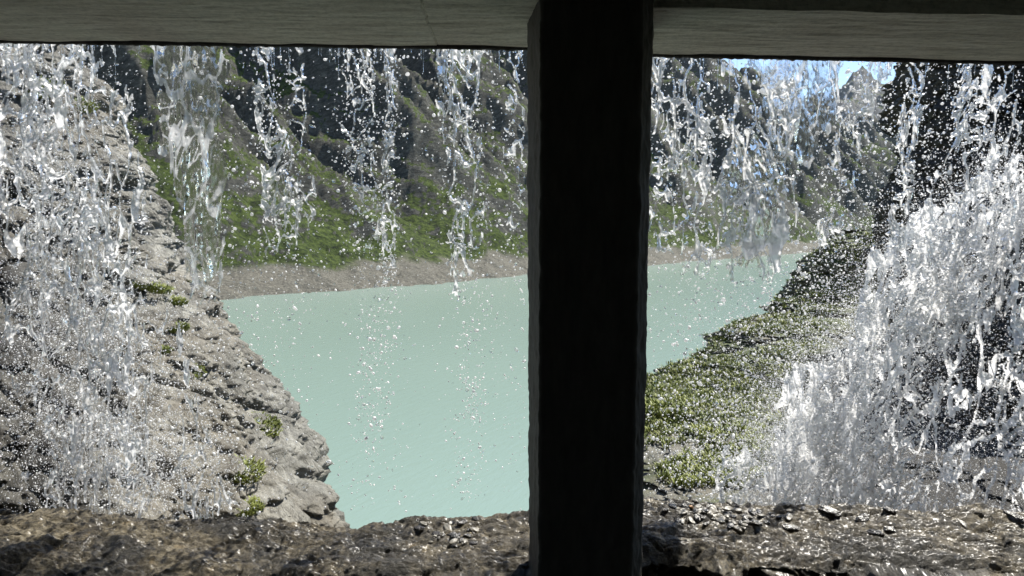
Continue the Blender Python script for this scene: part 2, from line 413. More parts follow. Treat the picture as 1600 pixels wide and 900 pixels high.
cliff_pts = [(1414, 82, 7.2), (1412, 100, 7.2), (1411, 120, 7.1), (1402, 180, 7.0), (1404, 240, 6.9), (1394, 300, 6.8), (1402, 350, 6.7), (1398, 420, 6.6), (1385, 520, 6.4), (1345, 620, 6.2), (1310, 720, 6.0), (1290, 820, 5.9), (1280, 880, 5.8)]
me = rockL.data; v = np.empty(len(me.vertices)*3, np.float32); me.vertices.foreach_get('co', v); v = v.reshape(-1, 3)
cc = (v-np.array([0, 0, CAMZ])) @ CMN; qx, qy = 800-F*cc[:, 0]/cc[:, 2], 450+F*cc[:, 1]/cc[:, 2]
wt = (1-sm(130, 240, qx+50*fbm(v[:, 0]*3, v[:, 2]*3, v[:, 1]*3, 3)))*(.45+.55*sm(330, 470, qy))*(.6+.4*sm(-.3, .3, fbm(v[:, 0]*2, v[:, 2]*2, v[:, 1]*2, 3)))
at = me.attributes.new('wet', 'FLOAT', 'POINT'); at.data.foreach_set('value', wt.astype(np.float32))
rockR = tag(rock_mass('rock_cliff', cliff_pts, -1, 3.6, 1.4, ROCK_R, zlo=LAKE-1, seed=11.7, disp=(.2, .1, .05), backB=.9), 'tall dark wet cliff at the right under the white cascade', 'cliff')

knob_pts = [(1345, 360, 9.6), (1304, 370, 9.6), (1284, 388, 9.5), (1272, 410, 9.45), (1262, 440, 9.4), (1245, 468, 9.2), (1215, 486, 8.8), (1165, 512, 8.3), (1128, 538, 7.9), (1105, 565, 7.5), (1070, 590, 7.1), (1020, 612, 6.6),
            (992, 640, 6.2), (968, 670, 5.8), (945, 705, 5.4), (925, 750, 5.0), (915, 810, 4.7), (910, 880, 4.4)]
rockG = tag(rock_mass('rock_slope', knob_pts, -1, 7.0, 3.0, ROCK_G, zlo=LAKE-1, seed=21.3, disp=(.34, .16, .045), sh=2.0), 'mossy green rock slope dropping to the lake right of the pillar', 'rock')

me = rockG.data; v = np.empty(len(me.vertices)*3, np.float32); me.vertices.foreach_get('co', v); v = v.reshape(-1, 3)
nb = fbm(v[:, 0]*1.3, v[:, 1]*1.3, v[:, 2]*1.3+7, 4)
ccg = (v-np.array([0, 0, CAMZ])) @ CMN; gx, gy = 800-F*ccg[:, 0]/ccg[:, 2], 450+F*ccg[:, 1]/ccg[:, 2]
wg = sm(1190, 1330, gx-.35*(gy-600)*0+60*nb+.5*(gy-640))*sm(430, 560, gy)
at = me.attributes.new('wet', 'FLOAT', 'POINT'); at.data.foreach_set('value', wg.astype(np.float32))
ba = np.clip(sm(.15, -.45, v[:, 2]-.1+.55*nb) + sm(.3, .7, nb)*.8 + wg, 0, 1)
at = me.attributes.new('bare', 'FLOAT', 'POINT'); at.data.foreach_set('value', ba.astype(np.float32))

# ------------------------------------------------------------------ gallery: ledge, beams, pillar, tunnel
def ledge():
    x = np.linspace(-3.4, 3.8, 1500); 
    # profile rows: v in [0,1]: 0 = foot of the inner face, top plate, outer face
    far = np.interp(x, [-3.4, -1.7, -.6, 0, .4, 1.9, 3.8], [808, 810, 820, 803, 779, 800, 806])
    zf = P(800, far, 2.42)[:, 2]
    zf = np.interp(x, x, zf)
    zn = zf - .055
    prof = [(1.55, -1.1), (1.72, -.55)]
    rows = []
    for k in range(60): rows.append(('in', k/60))
    for k in range(170): rows.append(('top', k/169))
    for k in range(1, 41): rows.append(('out', k/40))
    Y = []; Z = []
    for kind, k in rows:
        if kind == 'in': Y.append(2.05+.07*k**.6 + 0*x); Z.append(zn-.62*(1-k)**1.3-.02)
        elif kind == 'top': Y.append(2.12+.30*k + 0*x); Z.append(zn+(zf-zn)*k - .02*(1-sm(0, .12, k)))
        else: Y.append(2.42+.5*k + .08*np.sin(x*3) * k); Z.append(zf-1.9*k**1.2)
    Y = np.array(Y); Z = np.array(Z); X = np.broadcast_to(x, Y.shape).copy()
    dn = .022*fbm(X*2.2, Y*4, Z*4, 3) + .014*ridged(X*4, Y*8, Z*8+3, 4, .55)-.005
    f1, f2, idc = worley3(X*6+fbm(X*4, Y*4, Z, 2), Y*11, Z*12, 9)
    dn += .012*(idc-.5) - .007*np.exp(-((f2-f1)/.09)**2)
    dn += .0055*ridged(X*22, Y*30, Z*30, 3, .6)
    p1, p2, _ = worley3(X*14, Y*16, Z*16, 4); dn -= .014*sm(.38, .12, p1)*sm(-.1, .4, fbm(X*3, Y*3, 5.0, 2))
    inn = np.array([1.0 if k == 'in' else 0 for k, _ in rows])[:, None]
    out = np.array([v if k == 'out' else 0 for k, v in rows])[:, None]
    topk = 1-inn*.9
    Z = Z + dn*topk*.9; Y = Y - dn*inn*2.2*(1-0) + dn*sm(0, .1, out)*1.5
    tag(mesh_obj('rock_ledge', np.stack([X, Y, Z], -1), grid_faces(*X.shape), LEDGE), 'wet brown rock ledge along the foot of the two openings', 'ledge')
ledge()

def slab(name, corners_in, corners_out, thick, mat, nx=620, ny=40, amp=.0035):
    """rough plate seen from below: inner and outer lower edges given as world points (left,right); rises `thick` above"""
    a0, a1 = map(np.asarray, corners_in); b0, b1 = map(np.asarray, corners_out)
    u = np.linspace(0, 1, nx)[:, None, None]; v = np.linspace(0, 1, ny)[None, :, None]
    G = (a0*(1-u)+a1*u)*(1-v) + (b0*(1-u)+b1*u)*v
    n = fbm(G[..., 0]*3, G[..., 1]*9, 1.0, 4)*amp + .002*fbm(G[..., 0]*9, G[..., 1]*60, 2.0, 2)
    edge = (np.abs(v[..., 0]-1) < 1e-6)
    xj = -.235-.012*np.sin(v[..., 0]*2.2); n = n + np.where(np.abs(G[..., 0]-xj) < .0022, .004, 0) + np.where(G[..., 0] > xj, .0015, 0)
    G = G.copy(); G[..., 2] += n; G[..., 1] += edge*(.006*fbm(G[..., 0]*14, 0*G[..., 0], 3.0, 3))
    T = G.copy(); T[..., 2] = max(a0[2], a1[2], b0[2], b1[2])+thick
    # only the rim is needed for the walls
    nB = nx*ny; V = np.vstack([G.reshape(-1, 3), T.reshape(-1, 3)])
    f = grid_faces(nx, ny)[:, ::-1]; ft = grid_faces(nx, ny, off=nB)
    def wall(ids): ids = np.array(ids); return np.stack([ids[:-1], ids[1:], ids[1:]+nB, ids[:-1]+nB], -1)
    w_ = [wall([i*ny for i in range(nx)]), wall([i*ny+ny-1 for i in range(nx)][::-1]), wall(list(range(ny))[::-1]), wall([(nx-1)*ny+j for j in range(ny)])]
    return mesh_obj(name, V, np.vstack([f, ft]+w_), mat, smooth=False)

YO = 2.46
def soffit(name, pxa, pya, pxb, pyb, depth_in, label, ext=0):
    b0, b1 = P(pxa, pya, YO), P(pxb, pyb, YO)
    a0 = b0.copy(); a1 = b1.copy(); a0[1] = a1[1] = depth_in[0]; a1[1] = depth_in[1]
    tag(slab(name, (a0, a1), (b0, b1), .32, CONC), label, 'beam')
# underside height is shared along its depth, so the inner edge follows from the chosen depth
soffit('concrete_beam', -420, 58, 905, 76, (1.86, 1.86), 'grey board marked concrete beam over the opening left of the pillar')
soffit('concrete_beam', 915, 83, 2100, 108, (1.93, 1.93), 'grey board marked concrete beam over the opening right of the pillar')
# thin dark drip edge under the outer rim of each beam
for pxa, pya, pxb, pyb, lab in ((-420, 58, 905, 76, 'thin dark mossy drip edge along the left beam'), (915, 83, 2100, 108, 'thin dark mossy drip edge along the right beam')):
    n = 700; px = np.linspace(pxa, pxb, n); py = np.linspace(pya, pyb, n); c = P(px, py, YO-.004)
    hh = .006+.006*np.abs(fbm(c[:, 0]*25, 0, 1.0, 3))
    rows = [c+[0, -.012, .004], c + np.stack([0*hh, -.006+0*hh, -hh*.6], -1), c+np.stack([0*hh, .006+0*hh, -hh], -1), c+np.stack([0*hh, .022+0*hh, -hh*.3], -1), c+[0, .022, .02]]
    tag(mesh_obj('drip_edge', np.stack(rows, 0), grid_faces(5, n), TUN), lab, 'drip edge')

def pillar():
    yf, yb = 1.90, 2.16; nz = 160
    def col_at(px_top, px_bot, Y):
        a, b = P(px_top, -60, Y), P(px_bot, 960, Y)
        return a, b
    # corners: front-left, front-right, back-right, back-left (chamfered left side)
    C = [col_at(846, 842, yf), col_at(1006, 986, yf), col_at(1021, 1000, yf+.03), col_at(1016, 995, yb), col_at(824, 828, yb)]
    prof = []
    t = np.linspace(0, 1, nz)
    ring = []
    for k in range(len(C)):
        a0, a1 = C[k]; b0, b1 = C[(k+1) % len(C)]
        m_ = 24
        for j in range(m_):
            q = j/m_
            ring.append((a0*(1-q)+b0*q, a1*(1-q)+b1*q))
    V = np.array([[r0*(1-tt)+r1*tt for r0, r1 in ring] for tt in t])
    n = .004*fbm(V[..., 0]*12, V[..., 2]*12, V[..., 1]*12, 4) + .0025*ridged(V[..., 0]*40, V[..., 2]*40, V[..., 1]*40, 2)
    cx = V[..., :2].mean((0, 1)); dd = V[..., :2]-cx; dd /= np.linalg.norm(dd, axis=-1)[..., None]
    V[..., :2] += dd*n[..., None]
    nu = V.shape[1]
    i, j = np.meshgrid(np.arange(nz-1), np.arange(nu), indexing='ij')
    f = np.stack([i*nu+j, i*nu+(j+1) % nu, (i+1)*nu+(j+1) % nu, (i+1)*nu+j], -1).reshape(-1, 4)
    tag(mesh_obj('concrete_pillar', V, f, PILM), 'square concrete pillar, black in shade, standing between the two openings', 'pillar')
pillar()

def box(name, lo, hi, mat, kind='structure'):
    x0, y0, z0 = lo; x1, y1, z1 = hi
    V = [(x0, y0, z0), (x1, y0, z0), (x1, y1, z0), (x0, y1, z0), (x0, y0, z1), (x1, y0, z1), (x1, y1, z1), (x0, y1, z1)]
    f = [(0, 3, 2, 1), (4, 5, 6, 7), (0, 1, 5, 4), (1, 2, 6, 5), (2, 3, 7, 6), (3, 0, 4, 7)]
    o = mesh_obj(name, V, np.array(f), mat, smooth=False); tag(o, kind=kind); return o
ZT = P(800, 76, YO)[2]
box('floor', (-9, -2.6, -.3), (9, 2.0, 0), TUN)
box('ceiling', (-9, -2.6, ZT+.012+.32), (9, 2.45, ZT+.7), TUN)
box('back_wall', (-9, -2.9, -.3), (9, -2.6, ZT+.7), TUN)
box('ceiling_lip', (-9, 1.0, ZT+.03), (9, 1.855, ZT+.33), TUN)
box('wall', (-9, 1.70, 0), (9, 1.90, .35), TUN)

# ------------------------------------------------------------------ ray hits on the rocks, for things that grow or lie there
def bvh(o):
    me = o.data; v = np.empty(len(me.vertices)*3, np.float32); me.vertices.foreach_get('co', v); v = v.reshape(-1, 3)
    f = [tuple(p.vertices) for p in me.polygons]
    return BVHTree.FromPolygons([Vector(a) for a in v.tolist()], f)
EYE = Vector((0, 0, CAMZ))
def hit(tree, px, py):
    d = (Vector(P(px, py, 1.0).tolist())-EYE).normalized()
    r = tree.ray_cast(EYE, d)
    return (r[0], r[1] if r[1] is None or r[1].dot(d) < 0 else -r[1], r[2], r[3])

def blades(n, h, spread, seed):
    r = np.random.default_rng(seed); V = []; Fq = []
    for i in range(n):
        a = r.uniform(0, 6.283); rad = spread*math.sqrt(r.uniform()); x, y = rad*math.cos(a), rad*math.sin(a)
        hh = h*r.uniform(.45, 1.1); lean = r.uniform(.1, .9)*hh; la = a+r.normal()*.7; wv = r.uniform(.0035, .008)
        pa = la+1.57; k = len(V)
        for t, ww in ((0, 1), (.4, .9), (.75, .6), (1, .08)):
            cx = x+lean*t*t*math.cos(la); cyy = y+lean*t*t*math.sin(la); cz = hh*(t-.25*t*t)
            V += [(cx-wv*ww*math.cos(pa), cyy-wv*ww*math.sin(pa), cz), (cx+wv*ww*math.cos(pa), cyy+wv*ww*math.sin(pa), cz)]
        for s in range(3): Fq.append((k+2*s, k+2*s+1, k+2*s+3, k+2*s+2))
    return np.array(V), np.array(Fq)
tL = bvh(rockL)
tufts = [(238, 447, .26, 'large grass tuft on the crest of the pale outcrop'), (268, 468, .2, 'grass tuft just below the large one on the outcrop crest'), (268, 510, .2, 'round grass tuft in a hollow of the outcrop below the crest'),
         (250, 545, .12, 'short grass tuft near the upper middle of the pale outcrop'), (303, 582, .12, 'little grass tuft beside a crack in the pale outcrop'), (412, 668, .22, 'bright grass tuft growing near the lakeside edge of the outcrop'),
         (378, 735, .24, 'broad grass tuft low on the pale outcrop'), (384, 790, .16, 'lowest grass tuft of the outcrop just above the ledge'), (120, 165, .3, 'grass tuft high on the outcrop behind falling water'), (60, 140, .34, 'wide grass patch at the upper left of the outcrop'), (305, 440, .12, 'tiny grass tuft at the outcrop shoulder by the shore')]
for i, (px, py, s, lab) in enumerate(tufts):
    loc, nr, _, _ = hit(tL, px, py)
    if loc is None: continue
    V, Fq = blades(480, s*.2, s*.55, 50+i)
    o = mesh_obj('grass_tuft', V, Fq, GRASS); o.location = loc-nr*.02
    o.rotation_euler = (nr*.6+Vector((0, 0, 1))).to_track_quat('Z', 'Y').to_euler()
    tag(o, lab, 'grass tuft', 'grass tufts on the pale outcrop')

# low herb cover on the mossy slope
def slope_grass():
    t = bvh(rockG); Vs, Fs = [], []; base = [blades(8, .055, .04, 900+k) for k in range(8)]; off = 0
    r = np.random.default_rng(4)
    for k in range(11000):
        px, py = r.uniform(1000, 1420), r.uniform(365, 760)
        loc, nr, _, _ = hit(t, px, py)
        if loc is None or nr.z < .05: continue
        d = float(fbm(loc.x*1.1, loc.y*1.1, loc.z*1.1+4, 3))+ .7*(nr.z-.45)
        if d < .02 + .35*sm(600, 720, py) + 2*sm(1210, 1290, px+.5*(py-640))*sm(430, 520, py) + r.normal()*.12: continue
        V, Fq = base[k % 8]; a = r.uniform(0, 6.28); c, s = math.cos(a), math.sin(a); q = r.uniform(.5, 1.25)
        W = np.stack([V[:, 0]*c-V[:, 1]*s, V[:, 0]*s+V[:, 1]*c, V[:, 2]], -1)*q + np.array(loc)
        Vs.append(W); Fs.append(Fq+off); off += len(V)
    tag(mesh_obj('grass', np.vstack(Vs), np.vstack(Fs), GRASS), 'low green herbs and grass covering the mossy slope', 'grass', kind='stuff')
slope_grass()

# ------------------------------------------------------------------ loose stones on the ledge
dg = bpy.context.evaluated_depsgraph_get()
ledge_o = bpy.data.objects['rock_ledge']; tLed = bvh(ledge_o)
def stone_mesh(name, sx, sy, sz, mat, seed, slab_=False):
    nu, nv = 26, 16; th = np.linspace(0, 2*math.pi, nu, endpoint=False); ph = np.linspace(-math.pi/2, math.pi/2, nv)
    T, Pp = np.meshgrid(th, ph, indexing='ij'); e = .55 if slab_ else .85
    c = lambda t: np.sign(np.cos(t))*np.abs(np.cos(t))**e
    s = lambda t: np.sign(np.sin(t))*np.abs(np.sin(t))**e
    X, Y, Z = np.cos(T)*c(Pp), np.sin(T)*c(Pp), s(Pp)
    d = 1+.28*fbm(X*1.1+seed, Y*1.1, Z*1.1, 3)+(.12*fbm(X*4+seed, Y*4, Z*4, 2) if slab_ else 0)
    V = np.stack([X*sx*d, Y*sy*d, Z*sz*d], -1)
    i, j = np.meshgrid(np.arange(nu), np.arange(nv-1), indexing='ij')
    f = np.stack([i*nv+j, ((i+1) % nu)*nv+j, ((i+1) % nu)*nv+j+1, i*nv+j+1], -1).reshape(-1, 4)
    return mesh_obj(name, V, f, mat, smooth=not slab_)
def put_stone(px, py, sx, sy, sz, mi, lab, grp=None, slab_=False, seed=0):
    loc, nr, _, _ = hit(tLed, px, py)
    if loc is None or nr.z < .3: return
    o = stone_mesh('stone', sx, sy, sz, STONES[mi], seed, slab_)
    o.location = loc+Vector((0, 0, sz*.35))
    o.rotation_euler = (nr+Vector((0, 0, 1.2))).to_track_quat('Z', 'Y').to_euler(); o.rotation_euler.rotate_axis('Z', seed*1.7)
    tag(o, lab, 'stone', grp)
sp = [(1115, 797, .014, .011, .010, 2, 'larger white quartz pebble right of the pillar'), (1109, 805, .012, .010, .009, 2, 'smaller white pebble touching the larger white one'), (1080, 793, .008, .006, .005, 3, 'small orange pebble right of the pillar'), (1070, 793, .007, .006, .005, 2, 'tiny white pebble left of the orange pebble'),
      (1177, 799, .009, .007, .006, 2, 'cream pebble at the right end of the gravel patch'), (1274, 789, .034, .016, .008, 0, 'long dark slate flake at the outer rim of the right ledge'), (1296, 801, .036, .018, .009, 0, 'dark slate slab lying just below the long flake'),
      (1348, 813, .028, .015, .010, 0, 'blocky dark slate lying alone below the cascade'), (1390, 800, .020, .012, .010, 0, 'upright dark slate chip at the outer rim below the cascade'), (1368, 836, .025, .014, .010, 0, 'wide dark slate near the inner rim of the right ledge'),
      (1390, 829, .018, .012, .007, 0, 'small dark slate beside the wide one near the inner rim'), (1503, 818, .024, .010, .005, 1, 'flat grey stone towards the right end of the ledge'), (1236, 827, .024, .012, .007, 0, 'flat black slate below the gravel patch'), (1582, 808, .040, .016, .009, 0, 'broad dark slab at the far right end of the ledge'),
      (1196, 784, .018, .010, .006, 1, 'grey flat stone on the outer rim beyond the gravel'), (700, 826, .022, .012, .006, 1, 'oval grey stone on the left ledge near the pillar'), (722, 818, .018, .010, .006, 0, 'dark flat stone beside the oval grey one'), (742, 830, .018, .012, .007, 1, 'rounded grey stone closest to the pillar on the left ledge'),
      (655, 827, .020, .012, .007, 0, 'dark stone left of the oval grey stone')]
for i, q in enumerate(sp): put_stone(*q[:6], q[6], 'single stones on the ledge', slab_=q[5] == 0, seed=i+1)
rr = np.random.default_rng(12)
for i in range(90):
    px, py = rr.normal(1130, 48), rr.normal(803, 13)
    if not 1030 < px < 1260: continue
    s = rr.uniform(.005, .014); mi = int(rr.choice([0, 0, 1, 1, 3]))
    if mi == 3: mi = 1
    put_stone(px, py, s*1.3, s*.8, s*.4, mi, 'small %s chip in the gravel patch right of the pillar' % ['dark slate', 'grey stone'][mi], '%s gravel chips right of the pillar' % ['dark', 'grey'][mi], slab_=mi == 0, seed=100+i)
for i in range(34):
    px, py = rr.normal(700, 26), rr.normal(838, 9)
    s = rr.uniform(.005, .012); mi = int(rr.choice([0, 1]))
    put_stone(px, py, s*1.3, s*.8, s*.45, mi, 'small %s chip on the ledge left of the pillar' % ['dark slate', 'grey stone'][mi], '%s gravel chips left of the pillar' % ['dark', 'grey'][mi], slab_=mi == 0, seed=300+i)

# ------------------------------------------------------------------ falling water
def water_sheet(name, path, Y0, mat, label, cell=34, fine=13, thresh=.42, film=0.0, seed=0, tmax=.0045, step=1.3, warp=20, amp=.05, slant=0.0, Ygrad=0.0, group='streams of water falling past the openings', rimw=.108, single=True, stretch=.52, crink=.8, blobw=.55, foamk=1.0, dens=None, fwave=1.0):
    """a torn sheet of water: path rows are (py, centre px, half width px, strength)"""
    path = np.array(path, float); y0, y1 = path[0, 0], path[-1, 0]
    hwm = path[:, 2].max(); x0, x1 = (path[:, 1]-path[:, 2]).min()-25, (path[:, 1]+path[:, 2]).max()+25
    px = np.arange(x0, x1, step); py = np.arange(y0, y1, step)
    GX, GY = np.meshgrid(px, py, indexing='ij')
    cx = np.interp(GY, path[:, 0], path[:, 1]); hw = np.interp(GY, path[:, 0], path[:, 2]); st = np.interp(GY, path[:, 0], path[:, 3])
    sx, sy = GX+seed*131.7, GY*stretch+seed*57.3
    wx = sx + warp*fbm(sx/46, sy/60, seed, 3) + slant*GY; wy = sy + warp*fbm(sx/46+9, sy/60, seed+4, 3)
    cxn = cx + hw*.35*fbm(sx/200, sy/55, seed+2, 3)
    u = (GX-cxn)/hw
    env = 1-np.abs(u)**2.2 + .55*fbm(sx/26, sy/34, seed+7, 3) + (.8*fbm(sx/85, sy/95, seed+8, 2) if name == 'white_cascade' else 0)
    f1, f2, idc = worley(wx/cell, wy/(cell*1.15), int(seed*3+1)); e1 = f2-f1
    g1, g2, _ = worley(wx/fine, wy/(fine*1.2), int(seed*5+2)); e2 = g2-g1
    lowm = fbm(sx/70, sy/90, seed+11, 3)
    rim1 = np.exp(-(e1/rimw)**2); rim2 = np.exp(-(e2/(rimw*1.25))**2)
    blob = sm(.15, .75, fbm(sx/11, sy/15, seed+13, 3))
    fld = 1.0*rim1*(.75+.5*lowm) + .85*rim2*sm(-.25, .45, lowm+.35*fbm(sx/30, sy/30, seed+5, 2)) + blobw*blob
    fr = fld.copy()
    if film > 0:
        fm = sm(1-film-.12, 1-film+.12, idc*.6+.4*(.5+.5*lowm))
        fld = np.maximum(fld, fm*(.50+.20*fbm(sx/(20*fwave), sy/(30*fwave), seed+3, 4)) )
    fld = fld*st*sm(-.15, .5, env)
    t = np.clip(fld-thresh, 0, 1.2)
    T = np.sqrt(t)*tmax + t*tmax*1.2
    T = T*(1+.45*fbm(sx/5, sy/6, seed+40, 2))
    mid = Y0 + Ygrad*(GY-y0) + amp*fbm(sx/90, sy/120, seed+20, 3) + amp*.22*fbm(sx/16, sy/20, seed+21, 3) + crink*(.011*fbm(sx/13, sy/15, seed+22, 2) + .0042*fbm(sx/5, sy/5.5, seed+23, 2))
    if single: T = T*1.7
    nx_, ny_ = GX.shape
    A = P(GX, GY, mid)
    A[..., 0] += .0
    Fr = A.copy(); Fr[..., 1] -= T; Bk = A.copy(); Bk[..., 1] += T
    Bk[..., 1] += .35*T*fbm(sx/8, sy/9, seed+30, 2)
    f = grid_faces(nx_, ny_); keep = (T.ravel()[f] > 0).sum(1) >= 2
    f = f[keep]; used = np.unique(f); mp = np.full(nx_*ny_, -1); mp[used] = np.arange(len(used)); f = mp[f]; n = len(used)
    V = np.vstack([Fr.reshape(-1, 3)[used], Bk.reshape(-1, 3)[used]])
    if single: V = V[:n]
    print(name, label[:30], len(f)*2)
    o = mesh_obj(name, V, f if single else np.vstack([f, f[:, ::-1]+n]), mat)
    fo = foamk*(sm(thresh-.08, thresh+.22, fr*st)*(1.15+.6*lowm)).ravel()[used]; fo = (fo if single else np.concatenate([fo, fo])).astype(np.float32)
    at = o.data.attributes.new('foam', 'FLOAT', 'POINT'); at.data.foreach_set('value', fo)
    return tag(o, label, 'waterfall', group)

# (1) streams in the left opening
water_sheet('water_stream', [(66, 92, 100, 1.25), (200, 98, 112, 1.3), (330, 110, 112, 1.25), (450, 130, 125, 1.15), (600, 170, 140, .95), (700, 190, 150, .8), (810, 200, 150, .7)], 2.62, WFOAM,
            'widest torn white cascade at the far left falling onto the outcrop', seed=1, cell=30, fine=10, thresh=.42, blobw=.4, stretch=.42)
water_sheet('water_stream', [(66, 75, 80, 1.2), (260, 85, 90, 1.2), (450, 120, 100, 1.1), (640, 160, 110, .8), (800, 190, 110, .7)], 2.84, WFOAM,
            'second layer of the white cascade at the far left, behind the first', seed=2, cell=24, fine=8, thresh=.50, blobw=.3, group='layers of the far left cascade')
water_sheet('water_stream', [(68, 296, 64, 1.25), (160, 300, 58, 1.2), (280, 312, 42, 1.15), (380, 316, 36, 1.1), (450, 318, 30, .7), (480, 320, 24, .5)], 2.55, WCLEAR,
            'broad grey glassy sheet of water with beaded edges, second from the left', seed=3, cell=52, fine=15, film=.97, fwave=1.4, single=False, crink=.12, blobw=.12, thresh=.40, tmax=.0017, foamk=.5)
water_sheet('water_stream', [(70, 415, 20, 1.3), (180, 418, 22, 1.25), (250, 432, 28, 1.1), (330, 440, 34, .85), (400, 440, 30, .5)], 2.6, WCLEAR, 'narrow twisting stream between the glassy sheet and the beaded one', seed=4, cell=26, fine=12, film=.3)
water_sheet('water_stream', [(70, 462, 16, .9), (190, 468, 14, .8), (300, 480, 18, .8), (360, 470, 20, .6)], 2.7, WCLEAR, 'faint broken thread right of the narrow twisting stream', seed=5, cell=20, fine=10)
water_sheet('water_stream', [(71, 550, 30, 1.3), (170, 560, 24, 1.05), (280, 566, 24, 1.0), (360, 584, 28, 1.1), (430, 592, 22, .7), (470, 592, 18, .5)], 2.58, WFOAM, 'beaded white stream left of the middle of the left opening', seed=6, cell=18, fine=10)
water_sheet('water_stream', [(72, 614, 9, 1.2), (230, 610, 10, 1.0), (420, 606, 14, .8)], 2.66, WCLEAR, 'thin thread of drops just right of the beaded stream', seed=7, cell=14, fine=9)
water_sheet('water_stream', [(73, 722, 40, 1.25), (150, 716, 36, 1.2), (240, 728, 32, 1.2), (330, 730, 28, 1.1), (410, 726, 26, .9), (470, 730, 20, .5)], 2.56, WCLEAR, 'strong looping stream nearest the left side of the pillar', seed=8, cell=28, fine=12, film=.25)
water_sheet('water_stream', [(74, 803, 16, 1.1), (200, 806, 16, .95), (330, 800, 18, .8), (400, 806, 14, .5)], 2.7, WCLEAR, 'faint stream partly behind the left edge of the pillar', seed=9, cell=20, fine=10)
# (2) streams in the right opening
water_sheet('water_stream', [(84, 1066, 62, 1.3), (180, 1064, 62, 1.35), (280, 1062, 58, 1.25), (370, 1066, 54, 1.15), (430, 1075, 46, .8)], 2.58, WCLEAR, 'netted stream directly right of the pillar', seed=10, cell=34, fine=13, film=.22)
water_sheet('water_stream', [(86, 1182, 56, 1.4), (180, 1178, 66, 1.38), (270, 1178, 86, 1.3), (350, 1172, 88, 1.2), (410, 1168, 66, .9), (450, 1175, 40, .5)], 2.52, WCLEAR, 'large bubbling stream in the middle of the right opening', seed=11, cell=38, fine=14, film=.42)
water_sheet('water_stream', [(88, 1262, 70, 1.05), (150, 1255, 68, 1.05), (220, 1232, 46, .95), (300, 1220, 36, .7)], 2.66, WCLEAR, 'rippled clear film distorting the sky beside the bubbling stream', seed=12, cell=70, fine=22, film=.98, fwave=.45, amp=.06, single=False, crink=.22, blobw=.05, tmax=.0026, foamk=.45)
water_sheet('water_stream', [(90, 1378, 24, 1.0), (150, 1345, 28, 1.0), (230, 1325, 30, 1.0), (320, 1310, 32, .85), (390, 1290, 26, .6)], 2.6, WCLEAR, 'slanting stream drifting left in front of the far peak', seed=13, cell=26, fine=11, film=.2)
water_sheet('water_stream', [(95, 1436, 22, 1.3), (180, 1422, 18, 1.2), (280, 1410, 16, 1.15), (390, 1398, 18, .9)], 2.9, WFOAM, 'narrow white stream along the edge of the dark cliff', seed=14, cell=22, fine=10, film=.3)
water_sheet('water_stream', [(96, 1545, 55, 1.15), (200, 1535, 60, 1.15), (300, 1525, 75, 1.05), (420, 1500, 100, .85), (500, 1490, 120, .6)], 3.1, WFOAM, 'broad torn veil in front of the dark cliff at the far right', seed=15, cell=30, fine=12, film=.1, slant=.4)
water_sheet('white_cascade', [(225, 1625, 50, 1.0), (300, 1575, 75, 1.15), (400, 1500, 92, 1.25), (500, 1430, 100, 1.2), (600, 1375, 115, 1.1), (700, 1350, 140, 1.05), (815, 1350, 170, 1.0)], 3.3, WWHITE, 'foaming white cascade bouncing off the dark cliff at the right', seed=16, cell=24, fine=8, thresh=.38, slant=.75, amp=.14, tmax=.007, film=.30, group='layers of the right hand cascade', stretch=.38)
water_sheet('white_cascade', [(250, 1600, 50, 1.0), (330, 1545, 85, 1.2), (430, 1465, 100, 1.3), (530, 1385, 100, 1.25), (590, 1340, 105, 1.15), (640, 1300, 105, 1.1), (700, 1262, 110, 1.0), (800, 1240, 120, .85)], 3.55, WWHITE, 'rear layer of the foaming white cascade against the dark cliff', seed=17, cell=24, fine=9, thresh=.34, slant=.8, amp=.18, tmax=.007, film=.5, group='layers of the right hand cascade', stretch=.38)
water_sheet('white_cascade', [(260, 1640, 60, .95), (380, 1600, 95, .95), (520, 1545, 120, 1.0), (640, 1510, 150, 1.02), (815, 1500, 185, 1.05)], 3.65, WWHITE, 'lacy foam running down the dark cliff at the far right end', seed=18, cell=36, fine=12, thresh=.42, slant=.35, amp=.2, tmax=.008, blobw=.35, group='layers of the right hand cascade', stretch=.5)

